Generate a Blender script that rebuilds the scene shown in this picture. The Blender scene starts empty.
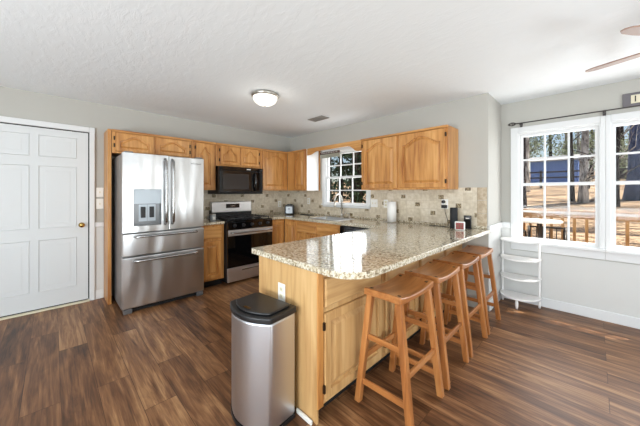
import bpy, bmesh, math, random
from math import sin, cos, pi, radians
from mathutils import Vector, Matrix
random.seed(7)
S = bpy.context.scene
COL = S.collection
# ------------------------------------------------------------------ camera
cd = bpy.data.cameras.new('camera'); cam = bpy.data.objects.new('camera', cd); COL.objects.link(cam)
cd.sensor_fit = 'HORIZONTAL'; cd.sensor_width = 36.0; cd.lens = 36.0*270.917/640
cd.shift_y = -(213-192.5066)/640; cd.clip_start = .05; cd.clip_end = 300
cam.location = (4.3627, -3.4594, 1.3265); cam.rotation_euler = (pi/2, 0, .7917)
S.camera = cam
# ------------------------------------------------------------------ world, sun, daylight, fill lamps, exposure
W = bpy.data.worlds.new('World'); S.world = W; W.use_nodes = True
nt = W.node_tree; bg = nt.nodes['Background']
sky = nt.nodes.new('ShaderNodeTexSky'); sky.sky_type = 'NISHITA'; sky.sun_disc = False
sky.sun_elevation = radians(50); sky.sun_rotation = radians(60); sky.dust_density = 2.0; sky.air_density = 1.0
nt.links.new(sky.outputs[0], bg.inputs[0]); bg.inputs[1].default_value = .16
sd = bpy.data.lights.new('sun', 'SUN'); sun = bpy.data.objects.new('sun', sd); COL.objects.link(sun)
sd.energy = 9.0; sd.angle = radians(.6); sd.color = (1, .94, .85)
sun.rotation_euler = Vector((-1.2, -1.0, -2.5)).to_track_quat('-Z', 'Y').to_euler()
def area(name, loc, direction, w, h, power, color=(1, 1, 1)):
    l = bpy.data.lights.new(name, 'AREA'); l.shape = 'RECTANGLE'; l.size = w; l.size_y = h
    l.energy = power; l.color = color
    o = bpy.data.objects.new(name, l); COL.objects.link(o); o.location = loc
    o.rotation_euler = Vector(direction).to_track_quat('-Z', 'Y').to_euler(); return o
area('fill_rear', (4.0, -6.48, 1.45), (-.12, 1, .2), 3.4, 1.9, 98, (.91, .965, 1))  # unseen fill lamp added behind the camera to light the room
area('fill_side', (7.18, -1.40, 1.35), (-1, 0, .1), .75, 1.9, 6.5, (.92, .97, 1))  # added fill lamp out of view, placed for bright streaks on the refrigerator
area('fill_side', (7.18, -.25, 1.35), (-1, 0, .1), .55, 1.9, 3.5, (.92, .97, 1))  # narrower added fill lamp for the refrigerator streaks
area('ceiling_fill_rear', (4.0, -6.3, .75), (0, .75, 1), 3.4, .5, 150, (.87, .945, 1))     # unseen fill lamp added to lift the ceiling, aimed upward
area('ceiling_fill_side', (7.0, -2.4, .75), (-.75, 0, 1), 2.6, .5, 85, (.87, .945, 1))  # another unseen fill lamp added to brighten the ceiling
area('daylight_nook', (4.45, .74, 1.40), (0, -1, .05), 1.45, 1.25, 34, (.96, .98, 1))
area('daylight_sink', (1.46, .13, 1.55), (0, -1, .1), .78, .8, 11, (.95, .98, 1))
S.view_settings.view_transform = 'Standard'; S.view_settings.look = 'None'
S.view_settings.exposure = 0.0; S.view_settings.gamma = 1.0; S.view_settings.use_curve_mapping = False

# ------------------------------------------------------------------ materials
MAT = {}
def srgb(c):
    return tuple(((v/255)/12.92 if v/255 <= .04045 else ((v/255+.055)/1.055)**2.4) for v in c) + (1,)
def mat(name, c=(200, 200, 200), rough=.5, metal=0., spec=.5, coat=0., emit=None, es=0.):
    m = bpy.data.materials.new(name); m.use_nodes = True; b = m.node_tree.nodes['Principled BSDF']
    b.inputs['Base Color'].default_value = srgb(c); b.inputs['Roughness'].default_value = rough
    b.inputs['Metallic'].default_value = metal; b.inputs['Specular IOR Level'].default_value = spec
    b.inputs['Coat Weight'].default_value = coat; b.inputs['Coat Roughness'].default_value = .12
    if emit: b.inputs['Emission Color'].default_value = srgb(emit); b.inputs['Emission Strength'].default_value = es
    MAT[name] = m; return m
class NG:
    def __init__(s, m): s.t = m.node_tree; s.b = s.t.nodes['Principled BSDF']
    def n(s, typ, **kw):
        x = s.t.nodes.new('ShaderNode'+typ)
        for k, v in kw.items():
            if k.startswith('i_'):
                key = k[2:].replace('_', ' ')
                x.inputs[int(key) if key.isdigit() else key].default_value = v
            else: setattr(x, k, v)
        return x
    def l(s, a, b): s.t.links.new(a, b)
    def coord(s, scale=(1, 1, 1), rot=(0, 0, 0)):
        t = s.n('TexCoord'); mp = s.n('Mapping'); mp.inputs['Scale'].default_value = scale; mp.inputs['Rotation'].default_value = rot
        s.l(t.outputs['Object'], mp.inputs[0]); return mp.outputs[0]
    def ramp(s, fac, stops):
        r = s.n('ValToRGB'); e = r.color_ramp.elements
        while len(e) < len(stops): e.new(.5)
        for q, (p, c) in zip(e, stops): q.position = p; q.color = srgb(c)
        s.l(fac, r.inputs[0]); return r.outputs[0]
    def math(s, op, a, b=None, c=None):
        x = s.n('Math', operation=op)
        for i, v in enumerate((a, b, c)):
            if v is None: continue
            if isinstance(v, (int, float)): x.inputs[i].default_value = v
            else: s.l(v, x.inputs[i])
        return x.outputs[0]
    def bump(s, h, strength, dist=.01):
        b = s.n('Bump'); b.inputs['Strength'].default_value = strength; b.inputs['Distance'].default_value = dist
        s.l(h, b.inputs['Height']); s.l(b.outputs[0], s.b.inputs['Normal'])
def wood(name, axis, dark, mid, light, rough=.38, coat=.15, fine=1.0):
    m = mat(name, mid, rough, coat=coat); g = NG(m)
    sc = [26.*fine]*3; sc[axis] = 1.6*fine
    v = g.coord(tuple(sc)); oi = g.n('ObjectInfo')
    off = g.n('VectorMath', operation='ADD'); g.l(v, off.inputs[0])
    mul = g.math('MULTIPLY', oi.outputs['Random'], 37.0); g.l(mul, off.inputs[1])
    n1 = g.n('TexNoise', i_Scale=1.0, i_Detail=5.0, i_Roughness=.6, i_Distortion=.6); g.l(off.outputs[0], n1.inputs[0])
    sc2 = [7.*fine]*3; sc2[axis] = .9*fine
    v2 = g.coord(tuple(sc2)); off2 = g.n('VectorMath', operation='ADD'); g.l(v2, off2.inputs[0]); g.l(mul, off2.inputs[1])
    n2 = g.n('TexNoise', i_Scale=1.0, i_Detail=2.0, i_Distortion=1.2); g.l(off2.outputs[0], n2.inputs[0])
    f = g.math('ADD', g.math('MULTIPLY', n1.outputs[0], .55), g.math('MULTIPLY', n2.outputs[0], .45))
    g.l(g.ramp(f, [(.34, dark), (.5, mid), (.66, light)]), g.b.inputs['Base Color'])
    return m
OAK = ((160, 100, 48), (198, 140, 76), (220, 166, 102))
for ax, nm in ((0, 'oak_x'), (1, 'oak_y'), (2, 'oak_z')): wood(nm, ax, *OAK)
PAL = ((178, 134, 82), (202, 162, 108), (216, 180, 128))
wood('pale_oak_z', 2, *PAL, rough=.45); wood('pale_oak_x', 0, *PAL, rough=.45)
STO = ((132, 78, 38), (172, 110, 58), (196, 136, 80))
for ax, nm in ((0, 'stool_x'), (1, 'stool_y'), (2, 'stool_z')): wood(nm, ax, *STO, rough=.32, coat=.25)

m = mat('floor_plank', (120, 85, 60), .40, spec=.36); g = NG(m)
v = g.coord()
br = g.n('TexBrick', offset=.37, offset_frequency=2, i_Scale=1.0)
br.inputs['Color1'].default_value = (0, 0, 0, 1); br.inputs['Color2'].default_value = (1, 1, 1, 1)
br.inputs['Mortar'].default_value = (.5, .5, .5, 1); br.inputs['Mortar Size'].default_value = .0016
br.inputs['Mortar Smooth'].default_value = 0; br.inputs['Bias'].default_value = 0
br.inputs['Brick Width'].default_value = 1.22; br.inputs['Row Height'].default_value = .18
g.l(v, br.inputs[0])
bw = g.n('RGBToBW'); g.l(br.outputs['Color'], bw.inputs[0])
o_ = g.n('VectorMath', operation='SCALE'); o_.inputs[0].default_value = (17, 23, 5); g.l(bw.outputs[0], o_.inputs['Scale'])
def plank_noise(sx, sy, det, dist):
    mp = g.coord((sx, sy, 1)); a = g.n('VectorMath', operation='ADD'); g.l(mp, a.inputs[0]); g.l(o_.outputs[0], a.inputs[1])
    n = g.n('TexNoise', i_Scale=1.0, i_Detail=det, i_Roughness=.6, i_Distortion=dist); g.l(a.outputs[0], n.inputs[0]); return n.outputs[0]
a1 = plank_noise(1.6, 26, 7, 1.8); a2 = plank_noise(.9, 6.5, 4, 1.8); a3 = plank_noise(4, 110, 4, .3)
f = g.math('ADD', g.math('MULTIPLY', a1, .40), g.math('MULTIPLY', a2, .62))
f = g.math('ADD', f, g.math('MULTIPLY', a3, .22))
f = g.math('ADD', f, g.math('MULTIPLY', g.math('SUBTRACT', bw.outputs[0], .5), .13))
c = g.ramp(f, [(.43, (60, 37, 22)), (.56, (102, 67, 42)), (.66, (132, 92, 60)), (.80, (178, 136, 94))])
mx = g.n('MixRGB', blend_type='MULTIPLY'); mx.inputs[2].default_value = srgb((150, 135, 125)); g.l(br.outputs['Fac'], mx.inputs[0]); g.l(c, mx.inputs[1])
g.l(mx.outputs[0], g.b.inputs['Base Color']); g.bump(f, .12, .004)

def paint(name, c, rough=.6, tex=None, strength=.1, scale=60, dist=.004):
    m = mat(name, c, rough, spec=.3)
    if tex:
        g = NG(m); n = g.n('TexNoise', i_Scale=scale, i_Detail=3.0); g.l(g.coord(), n.inputs[0]); g.bump(n.outputs[0], strength, dist)
    return m
paint('wall_paint', (185, 183, 176), .7, True, .06, 180)
paint('wainscot_paint', (212, 212, 209), .55)
paint('trim_white', (224, 225, 225), .4); paint('door_white', (216, 218, 218), .4)
m = paint('ceiling_white', (237, 241, 243), .85); g = NG(m)
n1 = g.n('TexNoise', i_Scale=7.0, i_Detail=5.0, i_Roughness=.65, i_Distortion=.5); g.l(g.coord((1, 2.2, 1), (0, 0, .6)), n1.inputs[0])
r = g.ramp(n1.outputs[0], [(.45, (0, 0, 0)), (.6, (255, 255, 255))]); g.bump(r, .16, .006)

m = mat('granite', (190, 180, 165), .10, spec=.55, coat=.4); m.node_tree.nodes['Principled BSDF'].inputs['Coat Roughness'].default_value = .04; g = NG(m)
n1 = g.n('TexNoise', i_Scale=62.0, i_Detail=4.0, i_Roughness=.72); g.l(g.coord(), n1.inputs[0])
n2 = g.n('TexNoise', i_Scale=110.0, i_Detail=2.0, i_Roughness=.6); g.l(g.coord(), n2.inputs[0])
vo = g.n('TexVoronoi', i_Scale=75.0); g.l(g.coord(), vo.inputs['Vector'])
c1 = g.ramp(n1.outputs[0], [(.36, (122, 108, 88)), (.45, (184, 168, 138)), (.53, (212, 203, 180)), (.63, (230, 224, 208))])
k = g.ramp(n2.outputs[0], [(.30, (80, 72, 64)), (.37, (255, 255, 255))])
mx = g.n('MixRGB', blend_type='MULTIPLY'); mx.inputs[0].default_value = .75; g.l(c1, mx.inputs[1]); g.l(k, mx.inputs[2])
bw = g.n('RGBToBW'); g.l(vo.outputs['Color'], bw.inputs[0])
k2 = g.ramp(bw.outputs[0], [(.16, (150, 138, 122)), (.3, (255, 255, 255))])
m2 = g.n('MixRGB', blend_type='MULTIPLY'); m2.inputs[0].default_value = .7; g.l(mx.outputs[0], m2.inputs[1]); g.l(k2, m2.inputs[2])
g.l(m2.outputs[0], g.b.inputs['Base Color'])

def steel(name, c, rough, wave=0., axis=0):
    m = mat(name, c, rough, metal=1.0); g = NG(m)
    sc = [3, 3, 3]; sc[2 if axis else 0] = 3
    sc = (2, 2, 260) if axis == 0 else (260, 260, 2)
    n = g.n('TexNoise', i_Scale=1.0, i_Detail=2.0); g.l(g.coord(sc), n.inputs[0])
    rr = g.math('ADD', g.math('MULTIPLY', n.outputs[0], .14), rough-.07); g.l(rr, g.b.inputs['Roughness'])
    if wave:
        w = g.n('TexNoise', i_Scale=1.0, i_Detail=1.0); g.l(g.coord((4.5, 4.5, 1.5)), w.inputs[0]); g.bump(w.outputs[0], wave, .05)
    return m
steel('stainless', (212, 213, 214), .31, .6); steel('stainless_plain', (226, 226, 226), .42)
steel('bin_steel', (208, 211, 217), .36, 0, 1); steel('handle_steel', (168, 168, 168), .26)
mat('fridge_side', (150, 150, 150), .38, metal=.65); mat('chrome', (215, 215, 215), .12, metal=1); mat('brushed_nickel', (190, 186, 178), .28, metal=1)
mat('black_plastic', (22, 22, 24), .42); mat('black_gloss', (10, 10, 12), .06, spec=.6); mat('black_glass', (8, 8, 9), .04, spec=.6)
mat('dark_gap', (14, 13, 12), .8); mat('cast_iron', (30, 31, 34), .5); mat('mesh_glass', (46, 48, 50), .12, spec=.6)
mat('dark_bronze', (78, 74, 72), .4, metal=.7); mat('brass', (196, 164, 96), .22, metal=1); mat('white_plastic', (238, 237, 232), .35)
mat('cream', (224, 216, 190), .55); mat('grey_wood', (110, 106, 110), .6); mat('lettering', (40, 38, 38), .6)
mat('light_lettering', (235, 228, 220), .6); mat('paper_white', (242, 241, 237), .85); mat('red_print', (142, 58, 54), .5)
mat('satin_white', (244, 242, 240), .35); mat('display_dark', (40, 24, 18), .15); mat('digits', (190, 170, 150), .4)
mat('grey_panel', (120, 122, 124), .3, metal=.6); mat('ice_panel', (170, 178, 184), .35, metal=.4)
mat('sage_paint', (150, 150, 136), .6); mat('maroon_paint', (70, 48, 44), .6)
mat('lamp_dome', (250, 248, 242), .4, emit=(255, 250, 240), es=.75); mat('fan_blade', (150, 120, 104), .45); mat('fan_edge', (120, 82, 62), .5)
mat('cable_black', (24, 24, 24), .5); mat('speaker_cloth', (38, 40, 43), .8); mat('hinge_bronze', (58, 44, 32), .45, metal=.6)
mat('vent_grey', (150, 146, 140), .5); mat('shoe_white', (225, 222, 214), .5); mat('knob_grey', (92, 92, 94), .3, metal=.8)
# backsplash: small beige tiles with scattered brown picture inserts
m = mat('tile', (200, 188, 168), .32); g = NG(m)
tc = g.n('TexCoord'); sp = g.n('SeparateXYZ'); g.l(tc.outputs['Object'], sp.inputs[0])
u = g.math('ADD', sp.outputs[0], sp.outputs[1]); vv = g.math('SUBTRACT', sp.outputs[2], .914)
T = .102
gu = g.math('DIVIDE', u, T); gv = g.math('DIVIDE', vv, T)
fu = g.math('FRACT', gu); fv = g.math('FRACT', gv); iu = g.math('FLOOR', gu); iv = g.math('FLOOR', gv)
cxy = g.n('CombineXYZ'); g.l(iu, cxy.inputs[0]); g.l(iv, cxy.inputs[1])
wn = g.n('TexWhiteNoise', noise_dimensions='2D'); g.l(cxy.outputs[0], wn.inputs['Vector'])
n = g.n('TexNoise', i_Scale=28.0, i_Detail=4.0); g.l(tc.outputs['Object'], n.inputs[0])
base = g.ramp(g.math('ADD', g.math('MULTIPLY', n.outputs[0], .8), g.math('MULTIPLY', wn.outputs[0], .25)), [(.3, (192, 178, 154)), (.55, (212, 200, 178)), (.75, (224, 214, 196))])
def edge(f, w): return g.math('MAXIMUM', g.math('LESS_THAN', f, w), g.math('GREATER_THAN', f, 1-w))
gr = g.math('MAXIMUM', edge(fu, .02), edge(fv, .02))
mx = g.n('MixRGB'); mx.inputs[2].default_value = srgb((198, 186, 166)); g.l(gr, mx.inputs[0]); g.l(base, mx.inputs[1])
sel = g.math('FLOORED_MODULO', g.math('ADD', iu, g.math('MULTIPLY', iv, 2)), 5.0)
sel = g.math('LESS_THAN', sel, .5)
ins = g.math('MULTIPLY', g.math('LESS_THAN', g.math('ABSOLUTE', g.math('SUBTRACT', fu, .5)), .31), g.math('LESS_THAN', g.math('ABSOLUTE', g.math('SUBTRACT', fv, .5)), .25))
ins = g.math('MULTIPLY', ins, sel)
n3 = g.n('TexNoise', i_Scale=70.0, i_Detail=2.0); g.l(tc.outputs['Object'], n3.inputs[0])
ic = g.ramp(n3.outputs[0], [(.38, (88, 74, 54)), (.5, (140, 122, 92)), (.62, (178, 162, 130))])
m3 = g.n('MixRGB'); g.l(ins, m3.inputs[0]); g.l(mx.outputs[0], m3.inputs[1]); g.l(ic, m3.inputs[2])
g.l(m3.outputs[0], g.b.inputs['Base Color'])
m = mat('border_tile', (186, 168, 140), .35); g = NG(m)
n = g.n('TexNoise', i_Scale=30.0, i_Detail=4.0); g.l(g.coord(), n.inputs[0]); g.l(g.ramp(n.outputs[0], [(.35, (170, 150, 122)), (.65, (198, 182, 156))]), g.b.inputs['Base Color'])
# glass
m = bpy.data.materials.new('window_glass'); m.use_nodes = True; MAT['window_glass'] = m; t = m.node_tree; t.nodes.clear()
out = t.nodes.new('ShaderNodeOutputMaterial'); mixs = t.nodes.new('ShaderNodeMixShader'); tr = t.nodes.new('ShaderNodeBsdfTransparent')
gl = t.nodes.new('ShaderNodeBsdfGlossy'); gl.inputs['Roughness'].default_value = .02; fr = t.nodes.new('ShaderNodeFresnel'); fr.inputs[0].default_value = 1.25
tr.inputs[0].default_value = (.96, .97, .97, 1)
ge = t.nodes.new('ShaderNodeNewGeometry'); sb_ = t.nodes.new('ShaderNodeMath'); sb_.operation = 'SUBTRACT'; sb_.use_clamp = True; t.links.new(fr.outputs[0], sb_.inputs[0]); t.links.new(ge.outputs['Backfacing'], sb_.inputs[1])
t.links.new(sb_.outputs[0], mixs.inputs[0]); t.links.new(tr.outputs[0], mixs.inputs[1]); t.links.new(gl.outputs[0], mixs.inputs[2]); t.links.new(mixs.outputs[0], out.inputs[0])
# outdoors
m = mat('litter_and_shade', (196, 164, 122), .95, spec=.1); g = NG(m)
n1 = g.n('TexNoise', i_Scale=1.1, i_Detail=6.0, i_Roughness=.7, i_Distortion=.8); g.l(g.coord((.35, 1.6, 1)), n1.inputs[0])
n2 = g.n('TexNoise', i_Scale=16.0, i_Detail=4.0, i_Roughness=.7); g.l(g.coord(), n2.inputs[0])
f = g.math('ADD', g.math('MULTIPLY', n1.outputs[0], .65), g.math('MULTIPLY', n2.outputs[0], .4))
g.l(g.ramp(f, [(.475, (72, 62, 56)), (.525, (156, 130, 104)), (.56, (192, 166, 136)), (.68, (212, 190, 164))]), g.b.inputs['Base Color'])  # leaf tones, with dark stripes painted in as tree shadows
def bark(name, d, l, sc):
    m = mat(name, l, .95, spec=.1); g = NG(m); n = g.n('TexNoise', i_Scale=sc, i_Detail=5.0, i_Roughness=.7); g.l(g.coord((2, 2, .4)), n.inputs[0])
    g.l(g.ramp(n.outputs[0], [(.4, d), (.6, l)]), g.b.inputs['Base Color'])
bark('bark_dark', (44, 40, 40), (78, 72, 70), 8); bark('bark_pale', (96, 90, 86), (226, 222, 216), 3.0); bark('bark_blue', (66, 78, 108), (112, 126, 162), 6)
bark('needles', (24, 34, 26), (64, 78, 58), 5); bark('olive_leaf', (112, 122, 90), (186, 192, 158), 4)
m = mat('deck_wood', (168, 128, 84), .8); g = NG(m); n = g.n('TexNoise', i_Scale=6.0, i_Detail=4.0); g.l(g.coord((1, 1, 1)), n.inputs[0]); g.l(g.ramp(n.outputs[0], [(.35, (146, 104, 62)), (.65, (200, 158, 108))]), g.b.inputs['Base Color'])
mat('shed_blue', (112, 146, 214), .7); mat('shed_roof', (176, 174, 172), .8); mat('fence_dark', (66, 62, 62), .9); mat('patio_white', (240, 238, 232), .5); mat('sun_block_paint', (225, 224, 220), .7); mat('siding', (214, 210, 200), .7)

# ------------------------------------------------------------------ mesh helpers
def place(o, parent):
    COL.objects.link(o)
    if parent is not None: o.parent = parent
def link(name, bm, material, parent=None, smooth=False, bevel=0., seg=2):
    me = bpy.data.meshes.new(name); bmesh.ops.recalc_face_normals(bm, faces=bm.faces[:]); bm.to_mesh(me); bm.free()
    me.materials.append(MAT[material])
    if smooth:
        for p in me.polygons: p.use_smooth = True
    o = bpy.data.objects.new(name, me); place(o, parent)
    if bevel:
        b = o.modifiers.new('bevel', 'BEVEL'); b.width = bevel; b.segments = seg; b.limit_method = 'ANGLE'; b.angle_limit = radians(40)
    return o
def tag(o, label=None, cat=None, group=None, kind=None):
    if label: o['label'] = label
    if cat: o['category'] = cat
    if group: o['group'] = group
    if kind: o['kind'] = kind
    return o
def thing(name, label, cat, loc=(0, 0, 0), rz=0., group=None):
    o = bpy.data.objects.new(name, None); o.empty_display_size = .05; COL.objects.link(o); o.location = loc; o.rotation_euler = (0, 0, rz)
    return tag(o, label, cat, group)
def B(bm, x0, x1, y0, y1, z0, z1):
    vs = [bm.verts.new((x, y, z)) for x in (x0, x1) for y in (y0, y1) for z in (z0, z1)]
    for f in ((0, 1, 3, 2), (4, 6, 7, 5), (0, 4, 5, 1), (2, 3, 7, 6), (0, 2, 6, 4), (1, 5, 7, 3)): bm.faces.new([vs[i] for i in f])
    return vs
def nb(*boxes):
    bm = bmesh.new()
    for b in boxes: B(bm, *b)
    return bm
def box(name, b, material, parent=None, bevel=0., seg=2): return link(name, nb(b), material, parent, bevel=bevel, seg=seg)
def tube(bm, pts, radii, n=10, cap=True):
    pts = [Vector(p) for p in pts]
    if isinstance(radii, (int, float)): radii = [radii]*len(pts)
    rings = []; up = None
    for i, p in enumerate(pts):
        d = (pts[min(i+1, len(pts)-1)]-pts[max(i-1, 0)]).normalized()
        if up is None: up = Vector((0, 0, 1)) if abs(d.z) < .9 else Vector((1, 0, 0))
        a = d.cross(up).normalized(); b = a.cross(d).normalized(); up = b
        rings.append([bm.verts.new(p+(a*cos(2*pi*k/n)+b*sin(2*pi*k/n))*radii[i]) for k in range(n)])
    for r0, r1 in zip(rings, rings[1:]):
        for k in range(n): bm.faces.new((r0[k], r0[(k+1) % n], r1[(k+1) % n], r1[k]))
    if cap: bm.faces.new(rings[0]); bm.faces.new(rings[-1])
def lathe(bm, prof, c=(0, 0, 0), n=28, axis='z'):
    rings = []
    for r, h in prof:
        ring = []
        for k in range(n):
            a = 2*pi*k/n; x, y = max(r, .0004)*cos(a), max(r, .0004)*sin(a)
            p = {'z': (x, y, h), 'y': (x, h, y), 'x': (h, x, y)}[axis]
            ring.append(bm.verts.new(Vector(p)+Vector(c)))
        rings.append(ring)
    for r0, r1 in zip(rings, rings[1:]):
        for k in range(n): bm.faces.new((r0[k], r0[(k+1) % n], r1[(k+1) % n], r1[k]))
    bm.faces.new(rings[0]); bm.faces.new(rings[-1])
def lat(name, prof, material, parent=None, c=(0, 0, 0), n=28, axis='z'):
    bm = bmesh.new(); lathe(bm, prof, c, n, axis); return link(name, bm, material, parent, smooth=True, bevel=0)
def tub(name, pts, r, material, parent=None, n=10):
    bm = bmesh.new(); tube(bm, pts, r, n); return link(name, bm, material, parent, smooth=True)
def prism(bm, poly, z0, z1):
    a = [bm.verts.new((x, y, z0)) for x, y in poly]; b = [bm.verts.new((x, y, z1)) for x, y in poly]
    bm.faces.new(a); bm.faces.new(b); n = len(poly)
    for i in range(n): bm.faces.new((a[i], a[(i+1) % n], b[(i+1) % n], b[i]))
def text(name, s, size, material, parent, loc, rot, ext=.0006):
    cu = bpy.data.curves.new(name, 'FONT'); cu.body = s; cu.size = size; cu.extrude = ext; cu.align_x = 'CENTER'; cu.align_y = 'CENTER'
    tmp = bpy.data.objects.new(name+'_t', cu); COL.objects.link(tmp); bpy.context.view_layer.update()
    me = bpy.data.meshes.new_from_object(tmp.evaluated_get(bpy.context.evaluated_depsgraph_get())); bpy.data.objects.remove(tmp)
    me.materials.clear(); me.materials.append(MAT[material]); me.name = name
    o = bpy.data.objects.new(name, me); place(o, parent); o.location = loc; o.rotation_euler = rot; return o
def structure(name, bm, material, parent=None, bevel=0.):
    o = link(name, bm, material, parent, bevel=bevel)
    if parent is None: o['kind'] = 'structure'
    return o
H = 2.44; YC = .605; XE = 3.53; XR = 7.2; YR = -6.5; TH = .12

# ------------------------------------------------------------------ room shell
structure('floor', nb((-.1, XR+.1, YR-.1, 0, -.1, 0), (XE, XR+.1, 0, YC, -.1, 0)), 'floor_plank')
structure('ceiling', nb((-.1, XR+.1, YR-.1, 0, H, H+.1), (XE, XR+.1, 0, YC, H, H+.1)), 'ceiling_white')
structure('wall_left', nb((-TH, 0, YR, TH, 0, H)), 'wall_paint')
SW = (.995, 1.91, 1.105, 2.035)     # sink window opening
structure('wall_far', nb((0, SW[0], 0, TH, 0, H), (SW[1], XE, 0, TH, 0, H), (SW[0], SW[1], 0, TH, 0, SW[2]), (SW[0], SW[1], 0, TH, SW[3], H)), 'wall_paint')
structure('wall_nook', nb((XE-TH, XE, TH, YC+TH, 0, H)), 'wall_paint')
W2 = (3.705, 4.41, .735, 2.055); W3 = (4.475, 5.18, .735, 2.055)
structure('wall_right', nb((XE, W2[0], YC, YC+TH, 0, H), (W2[1], W3[0], YC, YC+TH, 0, H), (W3[1], XR, YC, YC+TH, 0, H),
          (W2[0], W2[1], YC, YC+TH, 0, W2[2]), (W2[0], W2[1], YC, YC+TH, W2[3], H), (W3[0], W3[1], YC, YC+TH, 0, W3[2]), (W3[0], W3[1], YC, YC+TH, W3[3], H)), 'wall_paint')
structure('wall_side', nb((XR, XR+TH, YR, -1.79, 0, H), (XR, XR+TH, .04, YC+TH, 0, H), (XR, XR+TH, -1.01, -.54, 0, H), (XR, XR+TH, -1.79, -1.01, 0, .38), (XR, XR+TH, -1.79, -1.01, 2.32, H), (XR, XR+TH, -.54, .04, 0, .38), (XR, XR+TH, -.54, .04, 2.32, H)), 'wall_paint')  # openings put in for the added side fill lamps
structure('wall_rear', nb((0, 2.3, YR-TH, YR, 0, H), (5.7, XR+TH, YR-TH, YR, 0, H), (2.3, 5.7, YR-TH, YR, 0, .5), (2.3, 5.7, YR-TH, YR, 2.4, H)), 'wall_paint')  # opening put in for the added rear fill lamp

# door on the left wall
D0, D1 = -4.065, -3.149
dr = thing('door_1', None, None, (0, D0, 0), pi/2); dr['kind'] = 'structure'   # local x along the wall, local -y into the room
DW = D1-D0; DH = 2.05
bm = nb((0, DW, -.012, .0, .03, DH)); link('slab', bm, 'door_white', dr)
pc = [(.115, .415), (.501, .801)]
bm = bmesh.new()
for (x0, x1) in pc:
    for (z0, z1) in ((.225, .785), (.93, 1.62), (1.74, 1.965)):
        rings = []
        for ins, d in ((0, -.0125), (.012, -.006), (.022, -.006), (.05, -.0135)):
            rings.append([bm.verts.new(p) for p in ((x0+ins, d, z0+ins), (x1-ins, d, z0+ins), (x1-ins, d, z1-ins), (x0+ins, d, z1-ins))])
        # moulding stands proud as a thin frame around each raised field
        for r0, r1 in zip(rings, rings[1:]):
            for k in range(4): bm.faces.new((r0[k], r0[(k+1) % 4], r1[(k+1) % 4], r1[k]))
        bm.faces.new(rings[-1])
        e = [bm.verts.new(p) for p in ((x0-.01, -.011, z0-.01), (x1+.01, -.011, z0-.01), (x1+.01, -.011, z1+.01), (x0-.01, -.011, z1+.01))]
        e2 = [bm.verts.new(p) for p in ((x0-.006, -.019, z0-.006), (x1+.006, -.019, z0-.006), (x1+.006, -.019, z1+.006), (x0-.006, -.019, z1+.006))]
        for a, b in ((e, e2), (e2, rings[0])):
            for k in range(4): bm.faces.new((a[k], a[(k+1) % 4], b[(k+1) % 4], b[k]))
link('door_panels', bm, 'door_white', dr)
link('casing', nb((-.075, -.012, -.03, -.001, 0, DH+.075), (DW+.012, DW+.062, -.03, -.001, 0, DH+.075), (-.012, DW+.012, -.03, -.001, DH+.012, DH+.075)), 'trim_white', dr, bevel=.006)
link('jamb_gap', nb((-.012, 0, -.004, -.001, .03, DH+.012), (DW, DW+.012, -.004, -.001, .03, DH+.012), (0, DW, -.004, -.001, DH, DH+.012), (0, DW, -.004, -.001, .018, .03)), 'dark_gap', dr)
link('threshold', nb((-.012, DW+.012, -.045, -.001, .0, .018)), 'cream', dr, bevel=.004)
kb = lat('knob', [(.03, 0), (.03, -.006), (.012, -.01), (.011, -.035), (.022, -.042), (.028, -.055), (.024, -.066), (.0, -.07)], 'brass', dr, (DW-.06, -.012, .935), 20, 'y')
tag(kb, 'brass door knob')

# trims
def tr_(i, *boxes, m='trim_white', bev=.006): return structure('trim_%d' % i, nb(*boxes), m, bevel=bev)
structure('baseboard_left', nb((.001, .016, -3.085, -2.999, 0, .11)), 'trim_white', bevel=.004)
structure('baseboard_right', nb((XE+.018, XR, YC-.017, YC-.001, 0, .105)), 'trim_white', bevel=.005)
structure('baseboard_nook', nb((XE+.001, XE+.017, .0, YC-.001, 0, .105)), 'trim_white', bevel=.005)
tr_(1, (.001, .028, -3.085, -2.999, .90, .955))                                  # chair rail by the door
tr_(2, (.001, .006, -3.085, -2.999, .11, .90), m='wainscot_paint', bev=0)
tr_(3, (XE+.001, XE+.022, .0, YC-.023, .885, .955)); tr_(4, (XE+.001, 3.63, YC-.022, YC-.001, .885, .955))
tr_(5, (XE+.007, XR, YC-.006, YC-.001, .105, .62), (XE+.007, 3.63, YC-.006, YC-.001, .62, .885), m='wainscot_paint', bev=0)
tr_(6, (XE+.001, XE+.006, 0, YC-.007, .105, .885), m='wainscot_paint', bev=0)
# backsplash (z counter to cabinets)
structure('trim_7', nb((.001, .010, -2.045, -.011, .945, 1.36), (.001, .932, -.010, -.001, .945, 1.36), (.932, 1.968, -.010, -.001, .945, 1.072), (1.968, 3.42, -.010, -.001, .945, 1.385)), 'tile')
structure('trim_8', nb(*[(3.422, 3.52, -.012, -.001, .945+k*.1475, .945+k*.1475+.144) for k in range(3)]), 'border_tile')

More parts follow.
